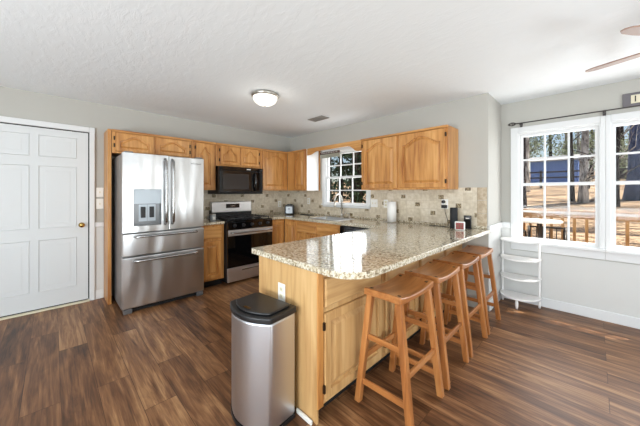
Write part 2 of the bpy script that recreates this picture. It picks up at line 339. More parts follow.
# windows ------------------------------------------------------------
def window(name, op, y, casing, sill, parts, cols, depth=.10):
    """double-hung sash window in the opening op=(x0,x1,z0,z1); y = inner wall face, room on -y"""
    x0, x1, z0, z1 = op; r = thing(name, None, None, ((x0+x1)/2, y, z0)); r['kind'] = 'structure'
    def L(b): return (b[0]-(x0+x1)/2, b[1]-(x0+x1)/2, b[2]-y, b[3]-y, b[4]-z0, b[5]-z0)
    g_ = .004
    fr = [(x0+g_, x0+.016, y+.0, y+depth, z0+g_, z1-g_), (x1-.016, x1-g_, y, y+depth, z0+g_, z1-g_), (x0+.016, x1-.016, y, y+depth, z1-.018, z1-g_), (x0+.016, x1-.016, y, y+depth, z0+g_, z0+.018)]
    link('frame', nb(*[L(b) for b in fr]), 'trim_white', r)
    link('casing', nb(*[L(b) for b in casing]), 'trim_white', r, bevel=.005)
    link('sill', nb(*[L(b) for b in sill]), 'trim_white', r, bevel=.005)
    zm = parts; i = .016
    for nm, za, zb, ya, yb in (('upper_sash', zm-.017, z1-.018, y+.038, y+.062), ('lower_sash', z0+.018, zm+.017, y+.010, y+.034)):
        st = .026; bx = [(x0+i, x0+i+st, ya, yb, za, zb), (x1-i-st, x1-i, ya, yb, za, zb), (x0+i+st, x1-i-st, ya, yb, za, za+.034), (x0+i+st, x1-i-st, ya, yb, zb-.034, zb)]
        s = link(nm, nb(*[L(b) for b in bx]), 'trim_white', r, bevel=.003)
        gx0, gx1, gz0, gz1 = x0+i+st, x1-i-st, za+.034, zb-.034; m = []
        for k in range(1, cols): cx = gx0+(gx1-gx0)*k/cols; m.append((cx-.009, cx+.009, ya+.004, yb-.004, gz0, gz1))
        cz = (gz0+gz1)/2; m.append((gx0, gx1, ya+.0045, yb-.0045, cz-.009, cz+.009))
        link('muntins', nb(*[L(b) for b in m]), 'trim_white', s)
        gm = (ya+yb)/2; link('glass', nb(L((gx0, gx1, gm-.002, gm+.002, gz0, gz1))), 'window_glass', s)
    return r
window('window_1', SW, 0, [(.935, 1.0, -.022, -.001, 1.13, 2.075), (1.905, 1.968, -.022, -.001, 1.13, 2.075), (1.0, 1.905, -.022, -.001, 2.03, 2.075)],
       [(.935, 1.968, -.05, -.001, 1.105, 1.13), (.955, 1.955, -.024, -.001, 1.076, 1.105)], 1.585, 3)
ycs = YC-.001
window('window_2', W2, YC, [(3.633, 3.710, YC-.024, ycs, .745, 2.12), (4.405, 4.4425, YC-.024, ycs, .745, 2.12), (3.710, 4.405, YC-.024, ycs, 2.05, 2.12)],
       [(3.62, 4.4425, YC-.06, ycs, .715, .745), (3.633, 4.4425, YC-.022, ycs, .63, .715)], 1.425, 3)
window('window_3', W3, YC, [(4.4427, 4.480, YC-.024, ycs, .745, 2.12), (5.175, 5.25, YC-.024, ycs, .745, 2.12), (4.480, 5.175, YC-.024, ycs, 2.05, 2.12)],
       [(4.4427, 5.265, YC-.06, ycs, .715, .745), (4.4427, 5.25, YC-.022, ycs, .63, .715)], 1.425, 3)

# ------------------------------------------------------------------ cabinetry
def door_mesh(w, h, arch=0., t=.02, stile=.048, rail=.05):
    fld = .04
    if h < .35: stile, rail, fld = .045, .036, .03
    arch = min(arch, h-2*rail-2*fld-.03)
    """cathedral / square raised-panel door; local x 0..w, z 0..h, front at y=-t, back at y=0"""
    bm = bmesh.new(); N = 17; hw = w/2
    def top(x, ins):
        half = hw-stile-ins*.0; q = max(-1, min(1, (x-hw)/(hw-stile)))/.86
        b = .5+.5*cos(pi*q) if abs(q) < 1 else 0.
        if w > .4: b = b**.62
        return h-rail-arch+arch*b
    def loop(ins, y):
        x0, x1 = stile+ins, w-stile-ins; p = [(x0, rail+ins), (x1, rail+ins)]
        for k in range(N):
            x = x1+(x0-x1)*k/(N-1); xx = stile+(w-2*stile)*(1-k/(N-1)); p.append((x, top(xx, 0)-ins))
        return [bm.verts.new((a, y, b)) for a, b in p]
    def outer(e, y):
        p = [(e, e), (w-e, e)]
        for k in range(N): p.append((w-e-(w-2*e)*k/(N-1), h-e))
        return [bm.verts.new((a, y, b)) for a, b in p]
    loops = [outer(0, 0), outer(0, -t+.005), outer(.005, -t), loop(0, -t), loop(.002, -t+.016), loop(.013, -t+.017), loop(fld, -t+.001)]
    for a, b in zip(loops, loops[1:]):
        n = len(a)
        for k in range(n): bm.faces.new((a[k], a[(k+1) % n], b[(k+1) % n], b[k]))
    bm.faces.new(loops[-1]); bm.faces.new(loops[0]); return bm
def hinges(parent, x, zs):
    for z in zs: box('hinge', (x-.006, x+.006, -.024, -.001, z-.022, z+.022), 'hinge_bronze', parent)
def cab_door(parent, x, z, w, h, arch=0., hinge=None, wood_='oak_z', yf=0.):
    o = link('door', door_mesh(w, h, arch), wood_, parent); o.location = (x, yf-.0012, z)
    if hinge is not None: hinges(o, -.007 if hinge == 'l' else w+.007, (.07, h-.07))
    return o
def drawer(parent, x, z, w, h, wood_='oak_x', yf=0.):
    bm = bmesh.new(); lp = []
    for e, y in ((0, 0), (0, -.012), (.008, -.02), (.016, -.02)):
        lp.append([bm.verts.new(p) for p in ((e, y, e), (w-e, y, e), (w-e, y, h-e), (e, y, h-e))])
    for a, b in zip(lp, lp[1:]):
        for k in range(4): bm.faces.new((a[k], a[(k+1) % 4], b[(k+1) % 4], b[k]))
    bm.faces.new(lp[0]); bm.faces.new(lp[-1])
    o = link('drawer_front', bm, wood_, parent); o.location = (x, yf-.0012, z); return o
def carcass(parent, w, d, z0, z1, wood_='oak_z', gap=.0015):
    return box('body', (gap, w-gap, 0, d, z0, z1), wood_, parent, bevel=.002)
UZ0, UZ1 = 1.362, 2.08; UD = .33
def upper(name, label, loc, rz, w, z0, doors, arch, z1=UZ1, depth=UD, hinge=True):
    t = thing(name, label, 'cabinet', loc, rz, 'honey oak wall cabinets'); carcass(t, w, depth-.004, z0, z1)
    for i, (x, dw) in enumerate(doors):
        cab_door(t, x, z0+.022, dw, z1-z0-.055, arch, ('l' if i == 0 else 'r') if hinge else None)
    box('top_rail', (.0015, w-.0015, -.024, -.001, z1-.026, z1), 'oak_x', t, bevel=.003)
    return t
R = pi/2
# wall A (local x = +y world, front faces +x)
fp = thing('fridge_side_panel', 'tall narrow oak panel standing between the white door and the refrigerator', 'panel', (UD, -2.996, 0), R)
box('board', (0, .035, 0, UD-.004, 0, 2.08), 'oak_z', fp, bevel=.002)
upper('wall_cabinet', 'low two-door oak cabinet directly above the refrigerator', (UD, -2.958, 0), R, .905, 1.80, [(.03, .405), (.455, .42)], .07)
upper('wall_cabinet', 'narrow single-door oak wall cabinet between refrigerator and microwave', (UD, -2.05, 0), R, .35, UZ0, [(.055, .26)], .10)
upper('wall_cabinet', 'low two-door oak cabinet directly above the black microwave', (UD, -1.697, 0), R, .775, 1.735, [(.06, .325), (.405, .335)], .08)
upper('wall_cabinet', 'oak wall cabinet right of the microwave, ending at the room corner', (UD, -.92, 0), R, .59, UZ0, [(.045, .50)], .07, hinge=False)
# wall B (front faces -y)
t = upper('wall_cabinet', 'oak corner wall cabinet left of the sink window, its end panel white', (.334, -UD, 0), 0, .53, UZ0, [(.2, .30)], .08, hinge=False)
e = box('end_panel', (.531, .539, .001, UD-.05, UZ0, UZ1), 'satin_white', t); tag(e, 'white end panel beside the window')  # near-white panel, with an oak-coloured strip left next to the wall
box('oak_strip', (.531, .541, UD-.049, UD-.004, UZ0, UZ1), 'oak_z', t)
upper('wall_cabinet', 'wide two-door oak wall cabinet between sink window and bare wall', (2.032, -UD, 0), 0, 1.19, UZ0, [(.035, .53), (.60, .56)], .085)
# valance above the sink window
vb = bmesh.new(); xs = [.876+1.152*k/40 for k in range(41)]
def vz(x):
    q = (x-.876)/1.152
    lo = 1.968 if q < .5 else 1.92; return lo+(2.018-lo)*(1/(1+math.exp(-(min(q, 1-q)-.13)/.025)))
f_ = [vb.verts.new((x, -UD, vz(x))) for x in xs]; b_ = [vb.verts.new((x, -UD+.02, vz(x))) for x in xs]
ft = [vb.verts.new((x, -UD, 2.08)) for x in xs]; bt = [vb.verts.new((x, -UD+.02, 2.08)) for x in xs]
for k in range(40):
    vb.faces.new((f_[k], f_[k+1], ft[k+1], ft[k])); vb.faces.new((b_[k], bt[k], bt[k+1], b_[k+1])); vb.faces.new((f_[k], b_[k], b_[k+1], f_[k+1])); vb.faces.new((ft[k], ft[k+1], bt[k+1], bt[k]))
vb.faces.new((f_[0], ft[0], bt[0], b_[0])); vb.faces.new((f_[-1], b_[-1], bt[-1], ft[-1]))
tag(link('valance', vb, 'oak_x'), 'scalloped oak valance bridging the wall cabinets over the sink window', 'valance')
# base cabinets
BT = .876; BD = .60
def toe(parent, w, d): return box('toe_kick', (.002, w-.002, .07, d, 0, .1), 'dark_gap', parent)
def base(label, loc, rz, w, fronts, d=BD, wood_='oak', group='honey oak base cabinets', z1=BT):
    t = thing('base_cabinet', label, 'cabinet', loc, rz, group); carcass(t, w, d, .1, z1-.002, wood_+'_z'); toe(t, w, d)
    for f in fronts:
        if f[0] == 'd': cab_door(t, *f[1:5], 0., f[5] if len(f) > 5 else None, wood_+'_z')
        else: drawer(t, *f[1:5], wood_+'_x')
    return t
base('narrow oak base cabinet with one drawer between refrigerator and range', (.62, -2.04, 0), R, .335, [('d', .03, .13, .265, .52), ('w', .03, .69, .265, .155)])
base('oak base cabinet right of the range, turning into the room corner', (.62, -.918, 0), R, .295, [('d', .025, .13, .24, .71)])
base('oak corner base cabinet with one door, under the countertop left of the sink', (.625, -.62, 0), 0, .325, [('d', .05, .13, .25, .71)])
sc_ = base('wide oak sink cabinet with two false drawer fronts below the faucet', (.952, -.62, 0), 0, .94, [('w', .03, .70, .425, .145), ('w', .485, .70, .425, .145), ('d', .03, .13, .425, .54), ('d', .485, .13, .425, .54)], z1=.70)
box('sink_apron', (.0015, .9385, 0, .018, .699, BT-.002), 'oak_x', sc_)
# dishwasher
dw = thing('dishwasher', 'black dishwasher under the countertop between sink cabinet and peninsula', 'dishwasher', (1.895, -.62, 0))
box('body', (.004, .626, .0, .58, .02, .868), 'black_plastic', dw); box('door', (.006, .624, -.035, -.001, .11, .70), 'black_gloss', dw, bevel=.006)
box('control_panel', (.006, .624, -.03, -.001, .705, .866), 'black_gloss', dw, bevel=.006); tub('handle', [(.1, -.05, .78), (.53, -.05, .78)], .011, 'black_plastic', dw)
# peninsula cabinets: faces +x towards the stools
PX = 3.26; units = [(-2.383, -1.735, 'oak peninsula cabinet with drawer and door nearest the trash can'), (-1.733, -1.165, 'second oak peninsula cabinet from the trash can, behind the bar stools'),
                    (-1.163, -.585, 'third oak peninsula cabinet from the trash can, behind the bar stools'), (-.583, -.02, 'oak peninsula cabinet against the tiled wall, behind the farthest stool')]
for i, (a, b, lab) in enumerate(units):
    w = b-a
    t = base(lab, (PX, a, 0), R, w, [('d', .035, .13, w-.06, .50, 'l'), ('w', .04, .665, w-.07, .165)], .60, 'pale_oak', 'peninsula cabinets')
    if i == 0:
        box('end_panel', (-.014, -.0005, .0, .60, .012, .874), 'pale_oak_z', t)
        box('corner_post', (-.014, .03, -.012, -.0002, .1, .874), 'oak_z', t, bevel=.002)
sh = tag(box('shoe_moulding', (3.10, 3.235, -2.418, -2.402, 0, .028), 'shoe_white', bevel=.006), 'short loose white strip of shoe moulding at the foot of the peninsula end panel', 'moulding')

# countertops -----------------------------------------------------------
def slab(name, outer, holes, z0, z1, material, bev=.008):
    bm = bmesh.new(); es = []
    for lp in [outer]+holes:
        vs = [bm.verts.new((x, y, z1)) for x, y in lp]
        for i in range(len(vs)): es.append(bm.edges.new((vs[i], vs[(i+1) % len(vs)])))
    r = bmesh.ops.triangle_fill(bm, use_beauty=True, edges=es)
    fs = bm.faces[:]; r = bmesh.ops.extrude_face_region(bm, geom=fs)
    for v in [q for q in r['geom'] if isinstance(q, bmesh.types.BMVert)]: v.co.z = z0
    bmesh.ops.dissolve_limit(bm, angle_limit=.01, verts=bm.verts[:], edges=bm.edges[:])
    return link(name, bm, material, bevel=bev, seg=3)
def arc(cx, cy, r, a0, a1, n=10): return [(cx+r*cos(radians(a0+(a1-a0)*k/n)), cy+r*sin(radians(a0+(a1-a0)*k/n))) for k in range(n+1)]
out_ = [(.002, -.002), (.002, -.925), (.645, -.925), (.645, -.645), (2.565, -.645)] + arc(2.595, -2.385, .03, 180, 270, 5) + arc(3.355, -2.225, .19, 270, 360, 12) + [(3.552, -.002)]
SK = (1.17, 1.75, -.53, -.15)
hole = arc(SK[0]+.04, SK[2]+.04, .04, 180, 270, 4)+arc(SK[1]-.04, SK[2]+.04, .04, 270, 360, 4)+arc(SK[1]-.04, SK[3]-.04, .04, 0, 90, 4)+arc(SK[0]+.04, SK[3]-.04, .04, 90, 180, 4)
tag(slab('countertop', out_, [hole], .877, .914, 'granite'), 'continuous speckled granite worktop running from the range round the sink onto the peninsula', 'countertop')
tag(slab('countertop', [(.002, -2.04), (.645, -2.04), (.645, -1.703), (.002, -1.703)], [], .877, .914, 'granite'), 'small speckled granite countertop between refrigerator and range', 'countertop')
tag(link('granite_upstand', nb((.0015, .022, -.925, -.024, .9145, .9445), (.0015, 3.52, -.022, -.0015, .9145, .9445)), 'granite', bevel=.004), 'low granite upstand behind the long worktop, under the tiles', 'upstand')
tag(box('granite_upstand', (.0015, .022, -2.04, -1.703, .9145, .9445), 'granite', bevel=.004), 'short granite upstand on the small countertop beside the refrigerator', 'upstand')

# sink + faucet
sk = thing('sink', 'stainless drop-in kitchen sink below the window', 'sink', (1.46, -.34, .9145)); a, b, c, d = SK[0]-1.46, SK[1]-1.46, SK[2]+.34, SK[3]+.34
link('rim', nb((a-.012, b+.012, c-.012, c+.006, .0003, .006), (a-.012, b+.012, d-.006, d+.012, .0003, .006), (a-.012, a+.006, c+.006, d-.006, .0003, .006), (b-.006, b+.012, c+.006, d-.006, .0003, .006)), 'stainless_plain', sk, bevel=.002)
link('bowl', nb((a+.003, a+.006, c+.004, d-.004, -.19, .0), (b-.006, b-.003, c+.004, d-.004, -.19, .0), (a+.006, b-.006, c+.004, c+.007, -.19, 0), (a+.006, b-.006, d-.007, d-.004, -.19, 0), (a+.006, b-.006, c+.007, d-.007, -.19, -.187)), 'stainless_plain', sk)
lat('drain', [(.04, -.186), (.04, -.183), (.02, -.184), (0, -.184)], 'chrome', sk)
fa = thing('faucet', 'tall gooseneck brushed nickel faucet behind the sink', 'faucet', (1.47, -.105, .915))
lat('base', [(.028, 0), (.028, .008), (.02, .014), (.018, .06), (.016, .075), (.0, .076)], 'brushed_nickel', fa)
pts = [(0, 0, .07), (0, 0, .30)] + [(0, -.085+.085*cos(q), .30+.085*sin(q)) for q in [radians(20*k) for k in range(1, 10)]] + [(0, -.17, .25)]
tub('spout', pts, .011, 'brushed_nickel', fa, 12); lat('spray_head', [(.011, .255), (.016, .25), (.018, .19), (.013, .18), (0, .18)], 'brushed_nickel', fa, (0, -.17, 0))
tub('handle', [(.016, 0, .05), (.045, 0, .06), (.09, 0, .10)], [.009, .008, .006], 'brushed_nickel', fa)
so = thing('soap_pump', 'short soap pump right of the gooseneck faucet', 'soap dispenser', (1.63, -.105, .915))
lat('base', [(.02, 0), (.02, .006), (.011, .012), (.011, .05), (.007, .055), (.007, .085), (0, .086)], 'brushed_nickel', so); tub('nozzle', [(0, 0, .08), (0, -.03, .086), (0, -.06, .078)], .006, 'brushed_nickel', so)

# ------------------------------------------------------------------ refrigerator (local x = +y world, front faces +x)
FR = thing('refrigerator', 'stainless french-door refrigerator with ice dispenser, between oak side panel and narrow cabinet', 'refrigerator', (.80, -2.925, 0), R)
FW = .868; FT = 1.762
box('case', (.004, FW-.004, .078, .76, .03, FT-.012), 'fridge_side', FR, bevel=.004)
def fdoor(name, x0, x1, z0, z1, hole=None):
    if hole:
        hx0, hx1, hz0, hz1 = hole
        bm = nb((x0, hx0, 0, .07, z0, z1), (hx1, x1, 0, .07, z0, z1), (hx0, hx1, 0, .07, z0, hz0), (hx0, hx1, 0, .07, hz1, z1), (hx0, hx1, .05, .07, hz0, hz1))
        bmesh.ops.remove_doubles(bm, verts=bm.verts[:], dist=.0001)
        return link(name, bm, 'stainless', FR)
    return link(name, nb((x0, x1, 0, .07, z0, z1)), 'stainless', FR, bevel=.01, seg=3)
hole = (.10, .375, .95, 1.365)
ld = fdoor('left_door', .001, .448, .885, FT, hole); rd = fdoor('right_door', .454, FW-.001, .885, FT)
md = fdoor('drawer', .001, FW-.001, .625, .872); fz = fdoor('freezer_drawer', .001, FW-.001, .055, .612)
# dispenser
dp = box('dispenser', (.102, .373, .012, .049, 1.20, 1.363), 'ice_panel', ld); tag(dp, 'dispenser with display over two paddles')
link('cavity', nb((.102, .106, .006, .049, .952, 1.20), (.369, .373, .006, .049, .952, 1.20), (.106, .369, .044, .049, .952, 1.20), (.106, .369, .006, .044, .952, .966)), 'grey_panel', dp)
for x in (.175, .26): box('paddle', (x, x+.045, .024, .040, 1.04, 1.165), 'black_plastic', dp, bevel=.004); box('paddle_surround', (x-.018, x+.063, .041, .0435, 1.0, 1.19), 'ice_panel', dp)
for nm, x, par in (('l', .412, ld), ('r', .490, rd)):
    tub('handle', [(x, -.004, .955), (x, -.05, .985), (x, -.058, 1.1), (x, -.060, 1.34), (x, -.058, 1.58), (x, -.05, 1.69), (x, -.004, 1.72)], [.014, .015, .015, .015, .015, .015, .014], 'handle_steel', par, 12)
for z, par in ((.838, md), (.572, fz)):
    tub('handle', [(.11, -.004, z), (.115, -.05, z), (.2, -.056, z), (.68, -.056, z), (.76, -.05, z), (.765, -.004, z)], .014, 'handle_steel', par, 12)
text('logo', 'Whirlpool', .030, 'knob_grey', rd, (.765, -.0008, 1.69), (R, 0, 0))
for x in (.01, FW-.09): box('foot', (x, x+.08, .0, .07, 0, .05), 'grey_panel', FR, bevel=.006)
box('toe_grille', (.092, FW-.092, .03, .075, .008, .052), 'dark_gap', FR)
for x in (.02, FW-.10): box('hinge_cover', (x, x+.08, .01, .16, FT, FT+.016), 'grey_panel', FR, bevel=.004)
tag(box('paper_stack', (.2, .30, -2.66, -2.40, FT-.01, FT+.02), 'paper_white'), 'low white item lying on top of the refrigerator', 'papers')

# ------------------------------------------------------------------ range
RG = thing('range', 'black and stainless gas range with backguard, under the microwave', 'stove', (.68, -1.693, 0), R); RW = .762
link('body', nb((.002, RW-.002, .0, .64, .03, .90)), 'black_plastic', RG, bevel=.003)
ct = box('cooktop', (.0, RW, -.02, .60, .901, .917), 'black_gloss', RG, bevel=.004)
cp = link('control_panel', nb((.002, RW-.002, -.04, -.0005, .79, .90)), 'black_gloss', RG, bevel=.008)
for k in range(5):
    lat('knob', [(.024, -.0405), (.024, -.062), (.019, -.072), (0, -.072)], 'black_plastic', cp, (.10+k*.14, 0, .848), 18, 'y')
od = link('oven_door', nb((.004, RW-.004, -.035, -.0005, .245, .785)), 'black_glass', RG, bevel=.006)
box('top_band', (.004, RW-.004, -.038, -.0352, .70, .785), 'stainless_plain', od)
tub('handle', [(.05, -.036, .745), (.05, -.075, .745), (.09, -.08, .745), (.67, -.08, .745), (.712, -.075, .745), (.712, -.036, .745)], .013, 'handle_steel', od, 12)
sd_ = link('storage_drawer', nb((.004, RW-.004, -.032, -.0005, .04, .238)), 'stainless_plain', RG, bevel=.006)
box('pull_slot', (.22, .54, -.045, -.0325, .185, .20), 'handle_steel', sd_, bevel=.004)
bgd = link('backguard', nb((.02, RW-.02, .585, .655, .918, 1.04)), 'black_plastic', RG); 
bs = link('fascia', nb((.03, RW-.03, .565, .652, 1.0, 1.176)), 'stainless_plain', bgd, bevel=.01)
ds = box('display', (.26, .50, .5625, .5645, 1.07, 1.14), 'display_dark', bs); text('digits', '12:41', .04, 'digits', ds, (.38, .5620, 1.105), (R, 0, 0))
for (x0, x1) in ((.03, .27), (.275, .49), (.495, .735)):
    bm = bmesh.new()
    for y in (.03, .28, .53): B(bm, x0, x1, y-.006, y+.006, .936, .948)
    for x in (x0+.006, (x0+x1)/2, x1-.006): B(bm, x-.006, x+.006, .03, .53, .937, .949)
    for x in (x0+.006, x1-.006):
        for y in (.03, .53): B(bm, x-.006, x+.006, y-.006, y+.006, .9175, .937)
    link('grate', bm, 'cast_iron', ct)
for x, y in ((.15, .15), (.15, .42), (.38, .28), (.61, .15), (.61, .42)): lat('burner', [(.045, .9175), (.045, .925), (.03, .932), (0, .932)], 'cast_iron', ct, (x, y, 0), 18)
# microwave
MW = thing('microwave', 'black over-the-range microwave with curved handle, mounted under the low cabinet', 'microwave', (.40, -1.690, 1.302), R); w = .762
box('body', (.001, w-.001, 0, .395, 0, .425), 'black_plastic', MW, bevel=.004)
md_ = box('door', (.003, .545, -.03, -.0005, .03, .365), 'black_gloss', MW, bevel=.006)
box('window', (.06, .49, -.0325, -.0305, .075, .315), 'mesh_glass', md_)
box('control_panel', (.549, w-.003, -.028, -.0005, .03, .365), 'black_gloss', MW, bevel=.006)
box('top_vent', (.003, w-.003, -.026, -.0005, .37, .423), 'black_gloss', MW, bevel=.004); box('badge', (.46, .53, -.0275, -.0262, .388, .402), 'white_plastic', MW)
tub('handle', [(.60, -.026, .06), (.60, -.06, .09), (.60, -.072, .2), (.60, -.06, .31), (.60, -.026, .34)], [.016, .017, .018, .017, .016], 'black_gloss', md_, 12)
box('bottom_grille', (.003, w-.003, -.02, -.0005, .002, .026), 'dark_gap', MW)

# ------------------------------------------------------------------ ceiling fixtures
cl = thing('ceiling_light', 'flush ceiling light with white glass dome over the kitchen', 'ceiling light', (1.735, -1.74, H-.001))
lat('base_ring', [(.15, 0), (.155, -.012), (.15, -.03), (.14, -.034), (.0, -.034)], 'brushed_nickel', cl, n=40)
lat('glass_dome', [(.138, -.035), (.136, -.05), (.118, -.085), (.085, -.108), (.04, -.12), (0, -.122)], 'lamp_dome', cl, n=40); lat('finial', [(.008, -.1225), (.009, -.13), (.005, -.138), (0, -.14)], 'brushed_nickel', cl, n=14)
pl = bpy.data.lights.new('ceiling_bulb', 'POINT'); po = bpy.data.objects.new('ceiling_bulb', pl); COL.objects.link(po); pl.energy = 2; pl.shadow_soft_size = .1; pl.color = (1, .95, .86); po.location = (1.735, -1.74, 2.2)
cv = thing('ceiling_vent', 'small louvered air vent in the ceiling near the cabinets', 'vent', (1.45, -.62, H-.001))
link('frame', nb((-.15, .15, -.08, -.06, -.012, 0), (-.15, .15, .06, .08, -.012, 0), (-.15, -.13, -.06, .06, -.012, 0), (.13, .15, -.06, .06, -.012, 0)), 'vent_grey', cv, bevel=.003)
box('backing', (-.13, .13, -.06, .06, -.003, 0), 'dark_gap', cv); link('louvers', nb(*[(-.13, .13, -.052+k*.018, -.045+k*.018, -.011, -.0035) for k in range(6)]), 'vent_grey', cv)
# ceiling fan
HX, HY, BZ = 4.79, -.89, 2.2
cf = thing('ceiling_fan', 'ceiling fan with pale blades over the dining nook', 'ceiling fan', (HX, HY, H-.001))
lat('canopy', [(.07, 0), (.068, -.02), (.03, -.05), (0, -.05)], 'dark_bronze', cf); tub('downrod', [(0, 0, -.05), (0, 0, -.15)], .013, 'dark_bronze', cf)
lat('motor', [(.03, -.13), (.1, -.145), (.11, -.18), (.11, -.22), (.09, -.25), (.04, -.265), (0, -.265)], 'dark_bronze', cf)
for k in range(5):
    a = radians(157+2.5+72*k); bm = bmesh.new(); q = []
    for r_, hw in ((.16, .038), (.25, .048), (.38, .052), (.46, .046), (.495, .026), (.505, .0)): q.append((r_, hw))
    poly = [(r_, -hw) for r_, hw in q]+[(r_, hw) for r_, hw in reversed(q[:-1])]
    prism(bm, poly, -.004, .004); bl = link('blade', bm, 'fan_blade', cf, bevel=.0015)
    bl.rotation_euler = (radians(-7), 0, a); bl.location = (0, 0, BZ-H+.001)
    ir = box('blade_iron', (.09, .2, -.014, .014, .0045, .010), 'dark_bronze', bl)

# ------------------------------------------------------------------ curtain rod and sign
yr = YC-.085
cr = thing('curtain_rod', 'thin dark curtain rod on brackets above the two tall windows', 'curtain rod', (3.70, yr, 2.155))
tub('rod', [(0, 0, 0), (1.65, 0, 0)], .0065, 'dark_bronze', cr, 10)
for x, s in ((0, -1), (1.65, 1)):
    bm = bmesh.new()
    for k in range(8):
        a = 2*pi*k/8; tube(bm, [(x, 0, 0), (x+s*.02, .016*cos(a), .016*sin(a)), (x+s*.045, .022*cos(a+.5), .022*sin(a+.5)), (x+s*.07, .012*cos(a+1), .012*sin(a+1)), (x+s*.085, 0, 0)], .003, 5)
    link('finial', bm, 'dark_bronze', cr, smooth=True)
for x in (.04, .735, 1.60): link('bracket', nb((x-.008, x+.008, -.008, .062, -.019, -.009), (x-.012, x+.012, .062, .0835, -.04, .02)), 'dark_bronze', cr)
sg = thing('wall_sign', 'grey framed wooden sign with cream lettering plate above the curtain rod', 'sign', (4.93, YC-.002, 2.235))
box('board', (-.37, .37, -.018, 0, -.065, .07), 'grey_wood', sg, bevel=.003); pt = box('plate', (-.315, .315, -.023, -.0185, -.036, .045), 'cream', sg, bevel=.002)
text('lettering', '1 2a', .085, 'lettering', pt, (-.235, -.0236, .003), (R, 0, 0))
# little sign in front of the sink window head
s2 = thing('hanging_sign', 'small grey painted wooden sign with white script hanging over the sink window', 'sign', (1.185, -.09, 1.925))
box('board', (-.225, .225, -.009, .009, -.0, .062), 'sage_paint', s2); tb = box('top_band', (-.225, .225, -.012, .009, .0625, .10), 'maroon_paint', s2)
bm = bmesh.new(); tube(bm, [(-.19+.38*k/60, -.0135, .082+.011*sin(k*1.9)*(.6+.4*sin(k*.7))) for k in range(61)], .0022, 5); link('script_line', bm, 'light_lettering', tb)
tub('cord', [(-.15, .0, .1005), (0, .06, .135), (.15, .0, .1005)], .0015, 'cable_black', s2, 6)

# ------------------------------------------------------------------ outlets and switches
def plate(name, label, loc, rz, w=.072, h=.117, slots=((0, .022), (0, -.022)), kind='outlet', cat='outlet'):
    t = thing(name, label, cat, loc, rz); box('cover', (-w/2, w/2, -.006, 0, -h/2, h/2), 'white_plastic', t, bevel=.002)
    for (x, z) in slots:
        if kind == 'outlet':
            r_ = box('receptacle', (x-.017, x+.017, -.0085, -.0062, z-.015, z+.015), 'cream', t, bevel=.001)
            link('slots', nb((x-.008, x-.006, -.0092, -.0086, z-.005, z+.006), (x+.006, x+.008, -.0092, -.0086, z-.005, z+.006)), 'dark_gap', r_)
        else: box('toggle', (x-.005, x+.005, -.016, -.0062, z-.011, z+.011), 'cream', t, bevel=.001)
    return t
plate('light_switch', 'upper white switch plate on the wall between door and refrigerator', (.001, -3.037, 1.33), R, .072, .115, ((0, 0),), 'sw', 'switch')
plate('light_switch', 'lower white switch plate on the wall between door and refrigerator', (.001, -3.037, 1.185), R, .072, .125, ((0, 0),), 'sw', 'switch')
plate('wall_outlet', 'white outlet on the oak end panel of the peninsula behind the trash can', (2.937, -2.398, .678), 0)
plate('wall_outlet', 'cream outlet on the tiles right of the range', (.0105, -.28, 1.10), R)
plate('wall_outlet', 'white outlet on the tiles left of the sink window', (.567, -.0105, 1.165), 0)
plate('light_switch', 'wide double switch plate on the tiles right of the sink window', (2.035, -.0105, 1.165), 0, .12, .117, ((-.023, 0), (.023, 0)), 'sw', 'switch')
plate('wall_outlet', 'white outlet on the tiles above the paper towel roll', (2.235, -.0105, 1.165), 0)
po_ = plate('wall_outlet', 'white outlet with black plugs in it on the tiles behind the speaker', (3.066, -.0105, 1.185), 0, .078)
pg = thing('power_plug', 'upper round black plug in the outlet behind the speaker', 'plug', (3.055, -.0203, 1.212)); lat('body', [(.02, -.0), (.02, -.022), (.014, -.03), (0, -.03)], 'cable_black', pg, n=18, axis='y')
pg = thing('power_plug', 'lower black power adapter in the outlet with a cable hanging down', 'plug', (3.066, -.0203, 1.155)); box('body', (-.03, .03, -.035, 0, -.02, .018), 'cable_black', pg, bevel=.005)
tub('cable', [(.01, -.02, -.0205), (.02, -.03, -.08), (.055, -.05, -.16), (.075, -.06, -.225), (.03, -.075, -.2375), (-.08, -.085, -.2375), (-.16, -.07, -.2375)], .003, 'cable_black', pg, 6)

# ------------------------------------------------------------------ things on the counters
CT = .9147
t = thing('paper_towel_roll', 'white paper towel roll standing on the counter under the wall cabinet', 'paper towel', (2.40, -.13, CT))
lat('stand', [(.075, 0), (.075, .008), (.0, .009)], 'brushed_nickel', t); lat('paper', [(.02, .0095), (.062, .0095), (.062, .285), (.02, .285)], 'paper_white', t); tub('post', [(0, 0, .286), (0, 0, .305)], .006, 'brushed_nickel', t)
t = thing('smart_speaker', 'tall black cylindrical speaker on the counter by the outlet', 'speaker', (3.215, -.14, CT))
lat('body', [(.04, 0), (.0415, .003), (.0415, .09), (.041, .092), (.0405, .094), (.0415, .096), (.0415, .228), (.038, .234), (0, .235)], 'speaker_cloth', t); lat('light_ring', [(.034, .2352), (.034, .237), (.03, .237), (0, .2365)], 'black_gloss', t)
t = thing('photo_frame', 'small black upright frame on the counter right of the tall speaker', 'frame', (3.35, -.10, CT), radians(4))
box('body', (-.039, .039, -.008, .008, 0, .15), 'black_plastic', t, bevel=.003); box('screen', (-.032, .032, -.0095, -.0082, .015, .14), 'black_glass', t); box('label', (-.018, .018, -.0102, -.0096, .112, .124), 'light_lettering', t)
box('easel', (-.012, .012, .009, .05, 0, .006), 'black_plastic', t)
t = thing('box_clock', 'small cube with a red patterned face and white edges on the counter before the speaker', 'box', (3.33, -.29, CT), radians(14))
box('body', (-.05, .05, -.022, .022, 0, .095), 'white_plastic', t, bevel=.008); fc = box('face', (-.038, .038, -.0235, -.0222, .012, .083), 'red_print', t)
